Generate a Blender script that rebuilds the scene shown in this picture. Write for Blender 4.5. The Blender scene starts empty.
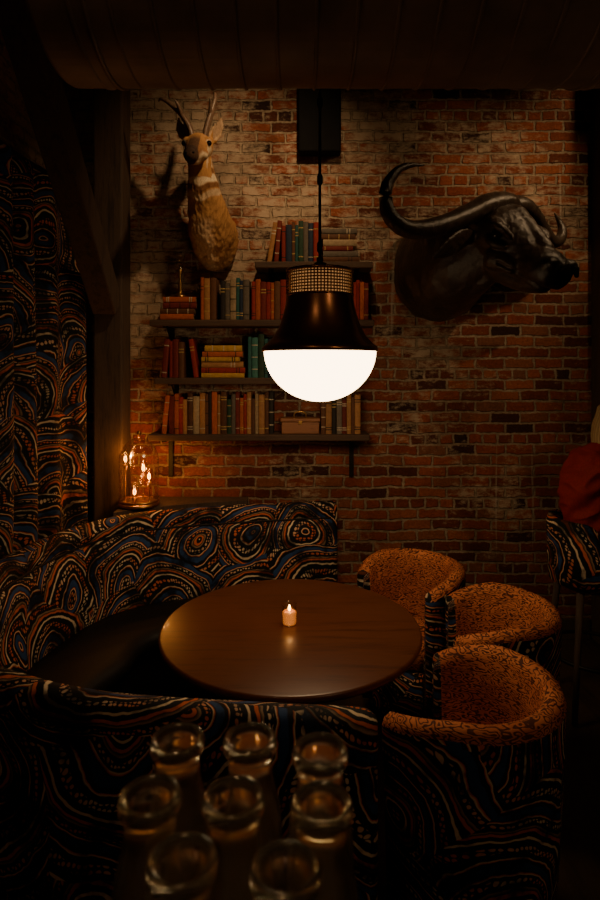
import bpy, bmesh, math, random
from mathutils import Vector, Matrix, noise as mnoise
random.seed(7)
C = bpy.context.scene.collection
pi = math.pi

# ------------------------------------------------------------------ materials
class NT:
    def __init__(s, name):
        s.m = bpy.data.materials.new(name); s.m.use_nodes = True
        s.t = s.m.node_tree; s.n = s.t.nodes; s.l = s.t.links
        s.b = s.n["Principled BSDF"]; s.out = s.n["Material Output"]
    def add(s, typ, **kw):
        n = s.n.new(typ)
        for k, v in kw.items():
            setattr(n, k, v)
        return n
    def set(s, sock, v):
        if hasattr(v, "is_linked") or isinstance(v, bpy.types.NodeSocket):
            s.l.new(v, sock)
        else:
            sock.default_value = v
    def math(s, op, a, b=0.0, c=0.0, clamp=False):
        n = s.add("ShaderNodeMath", operation=op); n.use_clamp = clamp
        s.set(n.inputs[0], a); s.set(n.inputs[1], b)
        if len(n.inputs) > 2: s.set(n.inputs[2], c)
        return n.outputs[0]
    def mix(s, fac, a, b, blend="MIX"):
        n = s.add("ShaderNodeMix", data_type="RGBA", blend_type=blend)
        s.set(n.inputs[0], fac); s.set(n.inputs[6], a); s.set(n.inputs[7], b)
        return n.outputs[2]
    def ramp(s, fac, stops, interp="LINEAR"):
        n = s.add("ShaderNodeValToRGB"); r = n.color_ramp; r.interpolation = interp
        while len(r.elements) < len(stops): r.elements.new(0.5)
        for e, (p, c) in zip(r.elements, stops):
            e.position = p; e.color = (*c, 1) if len(c) == 3 else c
        s.set(n.inputs[0], fac)
        return n.outputs[0]
    def noise(s, vec=None, scale=5, detail=4, rough=0.55, out=0):
        n = s.add("ShaderNodeTexNoise")
        n.inputs["Scale"].default_value = scale; n.inputs["Detail"].default_value = detail
        n.inputs["Roughness"].default_value = rough
        if vec is not None: s.l.new(vec, n.inputs["Vector"])
        return n.outputs[out]
    def obj(s): return s.add("ShaderNodeTexCoord").outputs["Object"]
    def uv(s): return s.add("ShaderNodeTexCoord").outputs["UV"]
    def mapping(s, vec, scale=(1,1,1), loc=(0,0,0), rot=(0,0,0)):
        n = s.add("ShaderNodeMapping"); s.l.new(vec, n.inputs[0])
        n.inputs["Scale"].default_value = scale; n.inputs["Location"].default_value = loc
        n.inputs["Rotation"].default_value = rot
        return n.outputs[0]
    def vmath(s, op, a, b):
        n = s.add("ShaderNodeVectorMath", operation=op)
        s.set(n.inputs[0], a)
        if op == "SCALE": s.set(n.inputs[3], b)
        elif op != "LENGTH": s.set(n.inputs[1], b)
        return n.outputs["Value"] if op == "LENGTH" else n.outputs[0]
    def bump(s, h, strength=0.3, dist=0.01):
        n = s.add("ShaderNodeBump"); n.inputs["Strength"].default_value = strength
        n.inputs["Distance"].default_value = dist
        s.l.new(h, n.inputs["Height"]); s.l.new(n.outputs[0], s.b.inputs["Normal"])
    def base(s, c): s.set(s.b.inputs["Base Color"], c if not isinstance(c, tuple) else (*c[:3], 1))
    def p(s, rough=None, metal=None, spec=None, coat=None):
        if rough is not None: s.set(s.b.inputs["Roughness"], rough)
        if metal is not None: s.set(s.b.inputs["Metallic"], metal)
        if spec is not None: s.set(s.b.inputs["Specular IOR Level"], spec)
        if coat is not None: s.set(s.b.inputs["Coat Weight"], coat)

def simple(name, col, rough=0.6, metal=0.0, var=0.25, nscale=20, bump=0.1, spec=0.5):
    t = NT(name); o = t.obj(); n = t.noise(o, nscale, 5)
    dark = tuple(c*(1-var) for c in col); lite = tuple(min(1, c*(1+var)) for c in col)
    t.base(t.ramp(n, [(0.3, dark), (0.7, lite)])); t.p(rough, metal, spec)
    if bump: t.bump(n, bump, 0.004)
    return t.m

def emis(name, col, strength, base=(0.8, 0.7, 0.5)):
    t = NT(name); t.base(base)
    t.b.inputs["Emission Color"].default_value = (*col, 1)
    t.b.inputs["Emission Strength"].default_value = strength
    return t.m

def thin_glass(name, tint=(1, .95, .85), k=.5):
    t = NT(name); t.n.remove(t.b)
    tr = t.add("ShaderNodeBsdfTransparent"); tr.inputs[0].default_value = (*tint, 1)
    gl = t.add("ShaderNodeBsdfGlossy"); gl.inputs["Roughness"].default_value = 0.06
    lw = t.add("ShaderNodeLayerWeight"); lw.inputs[0].default_value = 0.3
    f = t.math("MULTIPLY_ADD", lw.outputs["Facing"], k, 0.06, clamp=True)
    mx = t.add("ShaderNodeMixShader"); t.l.new(f, mx.inputs[0])
    t.l.new(tr.outputs[0], mx.inputs[1]); t.l.new(gl.outputs[0], mx.inputs[2])
    t.l.new(mx.outputs[0], t.out.inputs[0]); return t.m

def brick_mat(name, axis):
    t = NT(name); o = t.obj()
    sep = t.add("ShaderNodeSeparateXYZ"); t.l.new(o, sep.inputs[0])
    cmb = t.add("ShaderNodeCombineXYZ")
    t.l.new(sep.outputs[axis], cmb.inputs[0]); t.l.new(sep.outputs[2], cmb.inputs[1])
    base = cmb.outputs[0]
    d1 = t.vmath("SCALE", t.vmath("SUBTRACT", t.noise(base, 26, 3, .6, 1), (.5, .5, .5)), 0.028)
    d2 = t.vmath("SCALE", t.vmath("SUBTRACT", t.noise(base, 3, 2, .5, 1), (.5, .5, .5)), 0.035)
    v = t.vmath("ADD", t.vmath("ADD", base, d1), d2)
    b = t.add("ShaderNodeTexBrick"); t.l.new(v, b.inputs["Vector"])
    b.squash = 0.5; b.squash_frequency = 6; b.offset = 0.5
    b.inputs["Color1"].default_value = (0, 0, 0, 1); b.inputs["Color2"].default_value = (1, 1, 1, 1)
    b.inputs["Mortar"].default_value = (.5, .5, .5, 1)
    b.inputs["Scale"].default_value = 1; b.inputs["Mortar Size"].default_value = 0.0105
    b.inputs["Mortar Smooth"].default_value = 0.5; b.inputs["Bias"].default_value = 0
    b.inputs["Brick Width"].default_value = 0.200; b.inputs["Row Height"].default_value = 0.0735
    brick = t.ramp(b.outputs["Color"], [(0, (.042, .019, .013)), (.22, (.19, .048, .022)), (.5, (.36, .088, .036)),
                                         (.75, (.44, .125, .05)), (1, (.25, .10, .055))])
    fine = t.noise(base, 55, 6, .7)
    brick = t.mix(0.7, brick, t.ramp(fine, [(.3, (.3, .27, .25)), (.7, (1, 1, 1))]), "MULTIPLY")
    # lime-wash residue: patches of pale mortar smeared over the bricks
    big = t.noise(base, 1.6, 4, .6); med = t.noise(t.mapping(base, (1, 2.0, 1)), 11, 6, .78)
    w = t.math("SUBTRACT", 1.0, t.math("MULTIPLY", t.math("ADD", sep.outputs[axis], 1.0), .29), clamp=True) if axis == 0 else .5
    hz = t.math("MULTIPLY", t.math("SUBTRACT", sep.outputs[2], 1.5), .8, clamp=True)
    w = t.math("ADD", t.math("MULTIPLY", w, t.math("ADD", t.math("MULTIPLY", hz, .75), .25)), .12)
    sm = t.math("ADD", t.math("ADD", t.math("MULTIPLY", big, 1.2), t.math("MULTIPLY", med, 1.1)), t.math("MULTIPLY", w, .27))
    sfac = t.ramp(t.math("MULTIPLY", sm, .5), [(.635, (0, 0, 0)), (.735, (.9, .9, .9))])
    brick = t.mix(sfac, brick, (.54, .41, .28, 1))
    mort = t.ramp(t.noise(base, 30, 5, .7), [(.3, (.18, .13, .085)), (.7, (.60, .46, .31))])
    mort = t.mix(t.math("MULTIPLY", t.math("SUBTRACT", .7, w, clamp=True), .7), mort, (.18, .115, .068, 1))
    col = t.mix(b.outputs["Fac"], brick, mort)
    # soot / grime patches
    gr = t.noise(base, 2.3, 5, .65)
    col = t.mix(.6, col, t.ramp(gr, [(.36, (.30, .26, .23)), (.56, (1, 1, 1))]), "MULTIPLY")
    drv = t.mapping(base, (20, .6, 1)); dr = t.noise(drv, 1.0, 3, .5)
    drm = t.math("MULTIPLY", t.ramp(dr, [(.66, (0, 0, 0)), (.74, (1, 1, 1))]), .5)
    col = t.mix(drm, col, (.5, .43, .33, 1))
    t.base(col); t.p(.85, 0, .25)
    h = t.math("SUBTRACT", t.math("MULTIPLY", fine, .5), t.math("MULTIPLY", b.outputs["Fac"], .9))
    t.bump(h, 1.0, .016); return t.m

def agate_mat(name, light=1.0, cell=2.3):
    """black upholstery with fan-shaped agate scallops in cream, rust and navy"""
    t = NT(name); uv = t.uv()
    n1 = t.vmath("SCALE", t.vmath("SUBTRACT", t.noise(uv, 2.4, 1, .5, 1), (.5, .5, .5)), .26)
    n2 = t.vmath("SCALE", t.vmath("SUBTRACT", t.noise(uv, 14, 2, .5, 1), (.5, .5, .5)), .028)
    v = t.vmath("MULTIPLY", t.vmath("ADD", t.vmath("ADD", uv, n1), n2), (1, 1, 0))
    vo = t.add("ShaderNodeTexVoronoi", voronoi_dimensions="2D"); t.l.new(v, vo.inputs["Vector"])
    vo.inputs["Scale"].default_value = cell; vo.inputs["Randomness"].default_value = .7
    rel = t.vmath("ADD", t.vmath("SUBTRACT", v, vo.outputs["Position"]), (.05, .17, 0))
    d = t.vmath("LENGTH", rel, 0)
    sc = t.add("ShaderNodeSeparateColor"); t.l.new(vo.outputs["Color"], sc.inputs[0])
    s = t.math("FRACT", t.math("ADD", t.math("MULTIPLY", d, 5.2), t.math("MULTIPLY", sc.outputs[0], .9)))
    K = (.005, .005, .008); cr = (.80*light, .62*light, .41*light); ru = (.62*light, .13*light, .024*light)
    bl = (.022*light, .060*light, .17*light); te = (.34*light, .21*light, .12*light)
    r = t.ramp(s, [(0, K), (.04, K), (.05, cr), (.085, cr), (.095, K), (.17, K), (.18, ru), (.225, ru), (.235, K),
                   (.28, te), (.295, K), (.46, K), (.47, cr), (.49, ru), (.505, K), (.53, bl), (.62, bl), (.64, K),
                   (.69, K), (.70, ru), (.72, cr), (.735, K), (1, K)])
    dots = t.add("ShaderNodeTexVoronoi", voronoi_dimensions="2D"); t.l.new(v, dots.inputs["Vector"])
    dots.inputs["Scale"].default_value = 52; dots.inputs["Randomness"].default_value = .2
    dm = t.ramp(dots.outputs["Distance"], [(.30, (1, 1, 1)), (.40, (0, 0, 0))])
    band = t.ramp(s, [(.82, (0, 0, 0)), (.83, (1, 1, 1)), (.93, (1, 1, 1)), (.94, (0, 0, 0))])
    band2 = t.ramp(s, [(.35, (0, 0, 0)), (.36, (1, 1, 1)), (.42, (1, 1, 1)), (.43, (0, 0, 0))])
    bm = t.math("MULTIPLY", dm, t.math("ADD", band, band2), clamp=True)
    dcol = t.mix(t.ramp(t.noise(uv, 4, 1), [(.4, (0, 0, 0)), (.6, (1, 1, 1))]), (*ru, 1), (*cr, 1))
    col = t.mix(bm, r, dcol)
    brk = t.ramp(t.noise(uv, 6, 4, .6), [(.40, (.03, .03, .05)), (.53, (1, 1, 1))])
    col = t.mix(.9, col, brk, "MULTIPLY")
    t.base(col); t.p(.8, 0, .3)
    wv = t.noise(uv, 300, 2); t.bump(wv, .3, .003)
    return t.m

def animal_mat(name):
    t = NT(name); o = t.obj()
    n = t.noise(t.mapping(o, (22, 22, 70)), 1, 1, .4)
    s = t.math("FRACT", t.math("MULTIPLY", n, 6.5))
    hue = t.ramp(t.noise(o, 5, 3), [(.35, (.46, .125, .042)), (.65, (.66, .22, .08))])
    f = t.ramp(s, [(0, (.15, .15, .15)), (.08, (0, 0, 0)), (.32, (0, 0, 0)), (.44, (1, 1, 1)), (.92, (1, 1, 1)), (1, (.15, .15, .15))])
    t.base(t.mix(f, (.085, .024, .012, 1), hue)); t.p(.75, 0, .3)
    t.bump(f, .5, .004); return t.m

def wood_mat(name, dark, lite, scale=(1, 14, 14), rough=.5, coat=0, bump=.15):
    t = NT(name); o = t.mapping(t.obj(), scale)
    n = t.noise(o, 2.2, 7, .65); n2 = t.noise(o, 9, 4, .6)
    a = t.math("MULTIPLY_ADD", n, .7, t.math("MULTIPLY", n2, .3))
    t.base(t.ramp(a, [(.32, dark), (.52, lite), (.68, tuple(x*.7 for x in lite))])); t.p(rough, 0, .5, coat)
    t.bump(a, bump, .004); return t.m

def attr_mat(name, rough=.8, fur=True, spec=.3, bump=.35, bscale=(90, 90, 40)):
    t = NT(name); a = t.add("ShaderNodeAttribute", attribute_name="Col")
    n = t.noise(t.mapping(t.obj(), bscale), 1.6, 5, .7)
    c = t.mix(.7, a.outputs["Color"], t.ramp(n, [(.3, (.5, .47, .44)), (.65, (1.1, 1.1, 1.1))]), "MULTIPLY")
    t.base(c); t.p(rough, 0, spec); t.bump(n, bump, .006); return t.m

M = {}
M["brick_b"] = brick_mat("brick_back", 0); M["brick_l"] = brick_mat("brick_left", 1)
M["agate"] = agate_mat("agate_upholstery"); M["agate_cur"] = agate_mat("agate_curtain", .75, 2.4)
M["animal"] = animal_mat("leopard_upholstery")
M["leather"] = simple("dark_leather", (.009, .007, .006), .6, 0, .3, 60, .2, .3)
M["table"] = wood_mat("table_walnut", (.045, .012, .005), (.12, .036, .013), (1.2, 16, 16), .34, .1, .05)
M["shelf"] = wood_mat("shelf_barnwood", (.025, .013, .008), (.075, .038, .02), (2, 18, 30), .75, 0, .5)
M["timber"] = wood_mat("old_timber", (.018, .012, .009), (.075, .045, .027), (12, 12, 1.2), .8, 0, .6)
M["iron"] = simple("black_iron", (.012, .011, .010), .5, .6, .2)
M["bronze"] = simple("dark_bronze", (.24, .11, .052), .28, .9, .15, 8, .02)
M["brass"] = simple("aged_brass", (.36, .20, .07), .35, 1.0, .25, 30, .05)
M["duct"] = simple("duct_metal", (.24, .175, .13), .6, .2, .3, 5, .05)
M["ceiling"] = simple("ceiling_dark", (.02, .016, .013), .9)
M["plaster"] = simple("dark_plaster", (.05, .035, .025), .9)
M["floor"] = wood_mat("floor_boards", (.02, .012, .008), (.06, .035, .02), (14, 1.2, 1), .5, 0, .2)
M["glass"] = thin_glass("thin_glass"); M["amber"] = thin_glass("lantern_glass", (1, .93, .8), .75)
M["globe"] = emis("opal_glass_lit", (1.0, .69, .38), 12)
M["liner"] = emis("frosted_liner_lit", (1.0, .46, .15), .32)
M["filament"] = emis("filament", (1.0, .42, .08), 40)
M["flame"] = emis("flame", (1.0, .50, .12), 25)
M["wax"] = emis("candle_wax_glow", (1.0, .30, .05), .9, (.30, .11, .03))
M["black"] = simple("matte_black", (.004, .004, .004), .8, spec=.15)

# ------------------------------------------------------------------ geometry helpers
def mk(name, V, F, mats, uvs=None, smooth=True, fm=None, parent=None):
    me = bpy.data.meshes.new(name); me.from_pydata([tuple(v) for v in V], [], F); me.update()
    if not isinstance(mats, (list, tuple)): mats = [mats]
    for m in mats: me.materials.append(m)
    if fm: 
        for p, i in zip(me.polygons, fm): p.material_index = i
    if smooth:
        for p in me.polygons: p.use_smooth = True
    if uvs:
        ul = me.uv_layers.new(name="UVMap")
        for lp in me.loops: ul.data[lp.index].uv = uvs[lp.vertex_index]
    ob = bpy.data.objects.new(name, me); C.objects.link(ob)
    bm = bmesh.new(); bm.from_mesh(me); bmesh.ops.recalc_face_normals(bm, faces=bm.faces); bm.to_mesh(me); bm.free()
    if parent: par(ob, parent)
    return ob
def empty(name, loc):
    e = bpy.data.objects.new(name, None); e.location = loc; e.empty_display_size = .1; C.objects.link(e); return e
def par(o, e):
    o.parent = e; o.matrix_parent_inverse = Matrix.Translation(-Vector(e.location))
def bevel(o, w=.005, seg=2):
    m = o.modifiers.new("bev", "BEVEL"); m.width = w; m.segments = seg; m.limit_method = "ANGLE"; return o
def box(name, lo, hi, mat, bv=0, parent=None):
    x0, y0, z0 = lo; x1, y1, z1 = hi
    V = [(x0,y0,z0),(x1,y0,z0),(x1,y1,z0),(x0,y1,z0),(x0,y0,z1),(x1,y0,z1),(x1,y1,z1),(x0,y1,z1)]
    F = [(0,3,2,1),(4,5,6,7),(0,1,5,4),(1,2,6,5),(2,3,7,6),(3,0,4,7)]
    o = mk(name, V, F, mat, smooth=False, parent=parent)
    if bv: bevel(o, bv)
    return o
def lathe(name, prof, c, mat, seg=48, parent=None, axis="Z", smooth=True, uvs=False):
    V = []; F = []; U = []
    for i, (r, z) in enumerate(prof):
        for k in range(seg):
            a = 2*pi*k/seg
            p = (r*math.cos(a), r*math.sin(a), z)
            if axis == "X": p = (z, p[0], p[1])
            if axis == "Y": p = (p[0], z, p[1])
            V.append((c[0]+p[0], c[1]+p[1], c[2]+p[2])); U.append((a*max(.1, r), z))
    for i in range(len(prof)-1):
        for k in range(seg):
            k2 = (k+1) % seg
            F.append((i*seg+k, i*seg+k2, (i+1)*seg+k2, (i+1)*seg+k))
    if prof[0][0] > 1e-6: F.append(tuple(range(seg)))
    if prof[-1][0] > 1e-6: F.append(tuple((len(prof)-1)*seg+k for k in range(seg)))
    o = mk(name, V, F, mat, U if uvs else None, smooth, parent=parent)
    bm = bmesh.new(); bm.from_mesh(o.data); bmesh.ops.remove_doubles(bm, verts=bm.verts, dist=1e-6)
    bmesh.ops.recalc_face_normals(bm, faces=bm.faces); bm.to_mesh(o.data); bm.free()
    return o
def open_lathe(name, prof, c, mat, seg=48, parent=None):
    V = []; F = []
    for (r, z) in prof:
        for k in range(seg):
            a = 2*pi*k/seg; V.append((c[0]+r*math.cos(a), c[1]+r*math.sin(a), c[2]+z))
    for i in range(len(prof)-1):
        for k in range(seg):
            k2 = (k+1) % seg; F.append((i*seg+k, i*seg+k2, (i+1)*seg+k2, (i+1)*seg+k))
    return mk(name, V, F, mat, parent=parent)
def cr(pts, n):
    P = [Vector(p) for p in pts]; out = []
    for i in range(len(P)-1):
        a = P[max(i-1, 0)]; b = P[i]; c = P[i+1]; d = P[min(i+2, len(P)-1)]
        for k in range(n):
            t = k/n
            out.append(.5*((2*b)+(c-a)*t+(2*a-5*b+4*c-d)*t*t+(3*b-a-3*c+d)*t**3))
    out.append(P[-1]); return out
class Acc:
    def __init__(s): s.V = []; s.F = []
    def tube(s, pts, radii, seg=16, n=4, up=(0, 0, 1), cap=True, capf=1.0):
        R = [(r, r, 0) if not isinstance(r, tuple) else (r[0], r[1], 0) for r in radii]
        P = cr(pts, n) if n > 1 else [Vector(p) for p in pts]; RR = cr(R, n) if n > 1 else [Vector(r) for r in R]
        T = []
        for i in range(len(P)):
            t = P[min(i+1, len(P)-1)]-P[max(i-1, 0)]; T.append(t.normalized())
        rings = [(P[i], T[i], RR[i].x, RR[i].y) for i in range(len(P))]
        if cap:
            pre = []; post = []
            for k in (1, 2, 3):
                a = k*pi/2/3.15
                rr = min(rings[0][2], rings[0][3])*capf
                pre.insert(0, (P[0]-T[0]*rr*math.sin(a), T[0], RR[0].x*math.cos(a), RR[0].y*math.cos(a)))
                rr = min(RR[-1].x, RR[-1].y)*capf
                post.append((P[-1]+T[-1]*rr*math.sin(a), T[-1], RR[-1].x*math.cos(a), RR[-1].y*math.cos(a)))
            rings = pre+rings+post
        b0 = len(s.V); u = Vector(up); prev = None
        for (p, t, ra, rb) in rings:
            sd = t.cross(u)
            if sd.length < .05: sd = prev if prev else t.cross(Vector((1, 0, .01)))
            sd.normalize(); w = sd.cross(t).normalized(); prev = sd
            for k in range(seg):
                a = 2*pi*k/seg; s.V.append(p+sd*ra*math.cos(a)+w*rb*math.sin(a))
        N = len(rings)
        for i in range(N-1):
            for k in range(seg):
                k2 = (k+1) % seg; s.F.append((b0+i*seg+k, b0+i*seg+k2, b0+(i+1)*seg+k2, b0+(i+1)*seg+k))
        s.F.append(tuple(b0+k for k in range(seg))); s.F.append(tuple(b0+(N-1)*seg+k for k in range(seg)))
        return s
    def ball(s, c, r, seg=16):
        if not isinstance(r, tuple): r = (r, r, r)
        b0 = len(s.V); n = seg//2
        for i in range(1, n):
            th = pi*i/n
            for k in range(seg):
                a = 2*pi*k/seg
                s.V.append(Vector((c[0]+r[0]*math.sin(th)*math.cos(a), c[1]+r[1]*math.sin(th)*math.sin(a), c[2]+r[2]*math.cos(th))))
        for i in range(n-2):
            for k in range(seg):
                k2 = (k+1) % seg; s.F.append((b0+i*seg+k, b0+i*seg+k2, b0+(i+1)*seg+k2, b0+(i+1)*seg+k))
        s.F.append(tuple(b0+k for k in range(seg))); s.F.append(tuple(b0+(n-2)*seg+k for k in range(seg)))
        return s
    def box(s, lo, hi):
        b = len(s.V); x0, y0, z0 = lo; x1, y1, z1 = hi
        s.V += [Vector(v) for v in [(x0,y0,z0),(x1,y0,z0),(x1,y1,z0),(x0,y1,z0),(x0,y0,z1),(x1,y0,z1),(x1,y1,z1),(x0,y1,z1)]]
        s.F += [tuple(b+i for i in f) for f in [(0,3,2,1),(4,5,6,7),(0,1,5,4),(1,2,6,5),(2,3,7,6),(3,0,4,7)]]
        return s
    def obj(s, name, mat, parent=None, smooth=True): return mk(name, s.V, s.F, mat, smooth=smooth, parent=parent)
def sculpt(name, acc, mat, colfn, voxel=.008, smooth=6, parent=None, disp=None):
    tmp = mk(name+"_tmp", acc.V, acc.F, mat)
    r = tmp.modifiers.new("r", "REMESH"); r.mode = "VOXEL"; r.voxel_size = voxel; r.use_smooth_shade = True
    sm = tmp.modifiers.new("s", "SMOOTH"); sm.iterations = smooth; sm.factor = .5
    dg = bpy.context.evaluated_depsgraph_get()
    me = bpy.data.meshes.new_from_object(tmp.evaluated_get(dg)); me.name = name
    bpy.data.objects.remove(tmp, do_unlink=True)
    if not me.materials: me.materials.append(mat)
    at = me.color_attributes.new("Col", "FLOAT_COLOR", "POINT")
    for v in me.vertices:
        c = colfn(v.co, v.normal); at.data[v.index].color = (c[0], c[1], c[2], 1)
    if disp:
        new = [v.co+v.normal*disp(v.co) for v in me.vertices]
        for v, q in zip(me.vertices, new): v.co = q
        me.update()
    for p in me.polygons: p.use_smooth = True
    ob = bpy.data.objects.new(name, me); C.objects.link(ob)
    if parent: par(ob, parent)
    return ob
def lerp(a, b, t): return tuple(x+(y-x)*t for x, y in zip(a, b))
def sst(a, b, x):
    t = max(0, min(1, (x-a)/(b-a))); return t*t*(3-2*t)

# ------------------------------------------------------------------ room shell
box("floor", (-1.7, -1.5, -.1), (3.6, 4.1, 0), M["floor"])
box("wall_back", (-1.7, 4.0, 0), (3.6, 4.12, 4.2), M["brick_b"])
box("wall_left", (-1.72, -1.5, 0), (-1.6, 4.0, 4.2), M["brick_l"])
box("wall_right", (3.5, -1.5, 0), (3.6, 4.0, 4.2), M["plaster"])
box("ceiling", (-1.72, -1.5, 4.2), (3.6, 4.12, 4.3), M["ceiling"])
box("baseboard_back", (-1.13, 3.975, 0), (1.97, 4.0, .14), M["timber"], .004)
box("trim_1", (-1.6, 3.90, 3.95), (3.5, 4.0, 4.2), M["timber"], .006)
box("timber_post", (1.985, 3.82, 0), (2.19, 4.0, 3.95), M["timber"], .010)

# timber frame: post, 45 degree knee brace, beam
e = empty("timber_post_and_brace", (-1.235, 3.85, 0))
box("post", (-1.33, 3.76, 0), (-1.14, 3.95, 3.95), M["timber"], .012, e)
a = Vector((-1.235, 3.76, 2.24)); b = Vector((-1.235, 2.15, 3.85))
d = (b-a).normalized(); nrm = Vector((0, d.z, -d.y))*.085; w = Vector((.075, 0, 0))
V = [a-w-nrm, a+w-nrm, a+w+nrm, a-w+nrm, b-w-nrm, b+w-nrm, b+w+nrm, b-w+nrm]
bevel(mk("knee_brace", V, [(0,3,2,1),(4,5,6,7),(0,1,5,4),(1,2,6,5),(2,3,7,6),(3,0,4,7)], M["timber"], smooth=False, parent=e), .01)
box("beam", (-1.34, -1.5, 3.84), (-1.13, 3.76, 4.19), M["timber"], .01, e)

# spiral duct
e = empty("air_duct", (1.2, 1.9, 3.14))
prof = [(.0, -.80), (.30, -.80), (.345, -.78)]
R = .35; x = -.77
while x < 3.4:
    prof += [(R, x), (R, x+.105), (R+.006, x+.108), (R+.006, x+.114)]; x += .118
prof += [(0, x)]
lathe("duct_body", prof, (0, 1.9, 3.14), M["duct"], 72, e, axis="X", smooth=False)
for x in (-.62, .95, 2.3):
    lathe("hanger_strap", [(R+.0065, x), (R+.008, x), (R+.008, x+.012), (R+.0065, x+.012)], (0, 1.9, 3.14), M["duct"], 48, e, axis="X")
    box("hanger_rod", (x+.002, 1.895, 3.49), (x+.010, 1.905, 4.2), M["iron"], 0, e)

# track lights, plus spots added for brightness
def track_light(name, p, target, power, size, blend=.6, col=(1, .65, .34), soft=.035):
    e = empty(name, p); P = Vector(p); d = (Vector(target)-P).normalized()
    A = Acc(); A.tube([P-d*.10, P+d*.05], [.045, .05], 20, 1, cap=False, up=(0, 1, .01)); A.obj("can", M["black"], e)
    A = Acc(); A.tube([P-d*.05+Vector((0, 0, .03)), P-d*.05+Vector((0, 0, 4.2-P.z-.02))], [.008, .008], 10, 1, cap=False, up=(1, 0, 0)); A.obj("stem", M["black"], e)
    L = bpy.data.lights.new(name+"_spot", "SPOT"); L.energy = power; L.spot_size = math.radians(size); L.spot_blend = blend
    L.color = col; L.shadow_soft_size = soft
    o = bpy.data.objects.new("spot", L); o.location = P+d*.06; o.rotation_euler = d.to_track_quat("-Z", "Y").to_euler(); C.objects.link(o); par(o, e)
track_light("track_light", (.16, 2.62, 3.85), (-.42, 4.0, 2.75), 62, 88, 1.0)
track_light("track_light.001", (2.15, 2.70, 3.85), (1.05, 3.9, 2.5), 60, 78, 1.0)
track_light("track_light.002", (2.15, 3.60, 3.95), (2.0, 4.0, 3.5), 9, 110, .9)
track_light("added_front_light", (1.9, -.6, 3.6), (.45, 2.2, 1.2), 28, 56, .9, (1, .62, .32), .08)  # spot added behind the camera to put highlights on lampshade, bottles and chair
track_light("added_bottle_light", (-.20, .05, 3.9), (-.04, .48, 1.5), 50, 14, .8, (1, .56, .24), .05)  # narrow spot added overhead so the bottle rims catch light
track_light("added_fill_light", (-.55, .3, 3.7), (-.2, 1.9, 2.6), 8, 95, 1.0, (1, .62, .34), .08)  # weak wide spot added as soft fill from the front

# dark box against the back wall
box("wall_dark_box", (-.01, 3.88, 3.28), (.27, 3.99, 3.8), M["black"], .01)

# ------------------------------------------------------------------ curtain
def curtain():
    e = empty("patterned_curtain", (-1.5, 3.1, 1.5))
    path = cr([(-1.52, 2.0, 0), (-1.52, 2.6, 0), (-1.52, 3.15, 0), (-1.47, 3.5, 0), (-1.37, 3.72, 0)], 60)
    s = 0; P = []
    for i, p in enumerate(path):
        if i: s += (p-path[i-1]).length
        t = (path[min(i+1, len(path)-1)]-path[max(i-1, 0)]).normalized(); n = Vector((t.y, -t.x, 0))
        P.append((p, n, s))
    V = []; U = []; F = []; NZ = 24
    for j in range(NZ+1):
        z = .02+(2.98-.02)*j/NZ
        for (p, n, s) in P:
            amp = .032+.010*math.sin(s*5+z); off = amp*math.sin(s*2*pi/.24+.5*math.sin(z*1.3+s*3))
            V.append((p.x+n.x*off, p.y+n.y*off, z)); U.append((s*1.25, z))
    W = len(P)
    for j in range(NZ):
        for i in range(W-1): F.append((j*W+i, j*W+i+1, (j+1)*W+i+1, (j+1)*W+i))
    mk("drape", V, F, M["agate_cur"], U, parent=e)
    A = Acc(); A.tube([(p.x, p.y, 2.99) for p, n, s in P[::20]], [.014]*len(P[::20]), 12, 2); A.obj("rod", M["iron"], e)
curtain()

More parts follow.
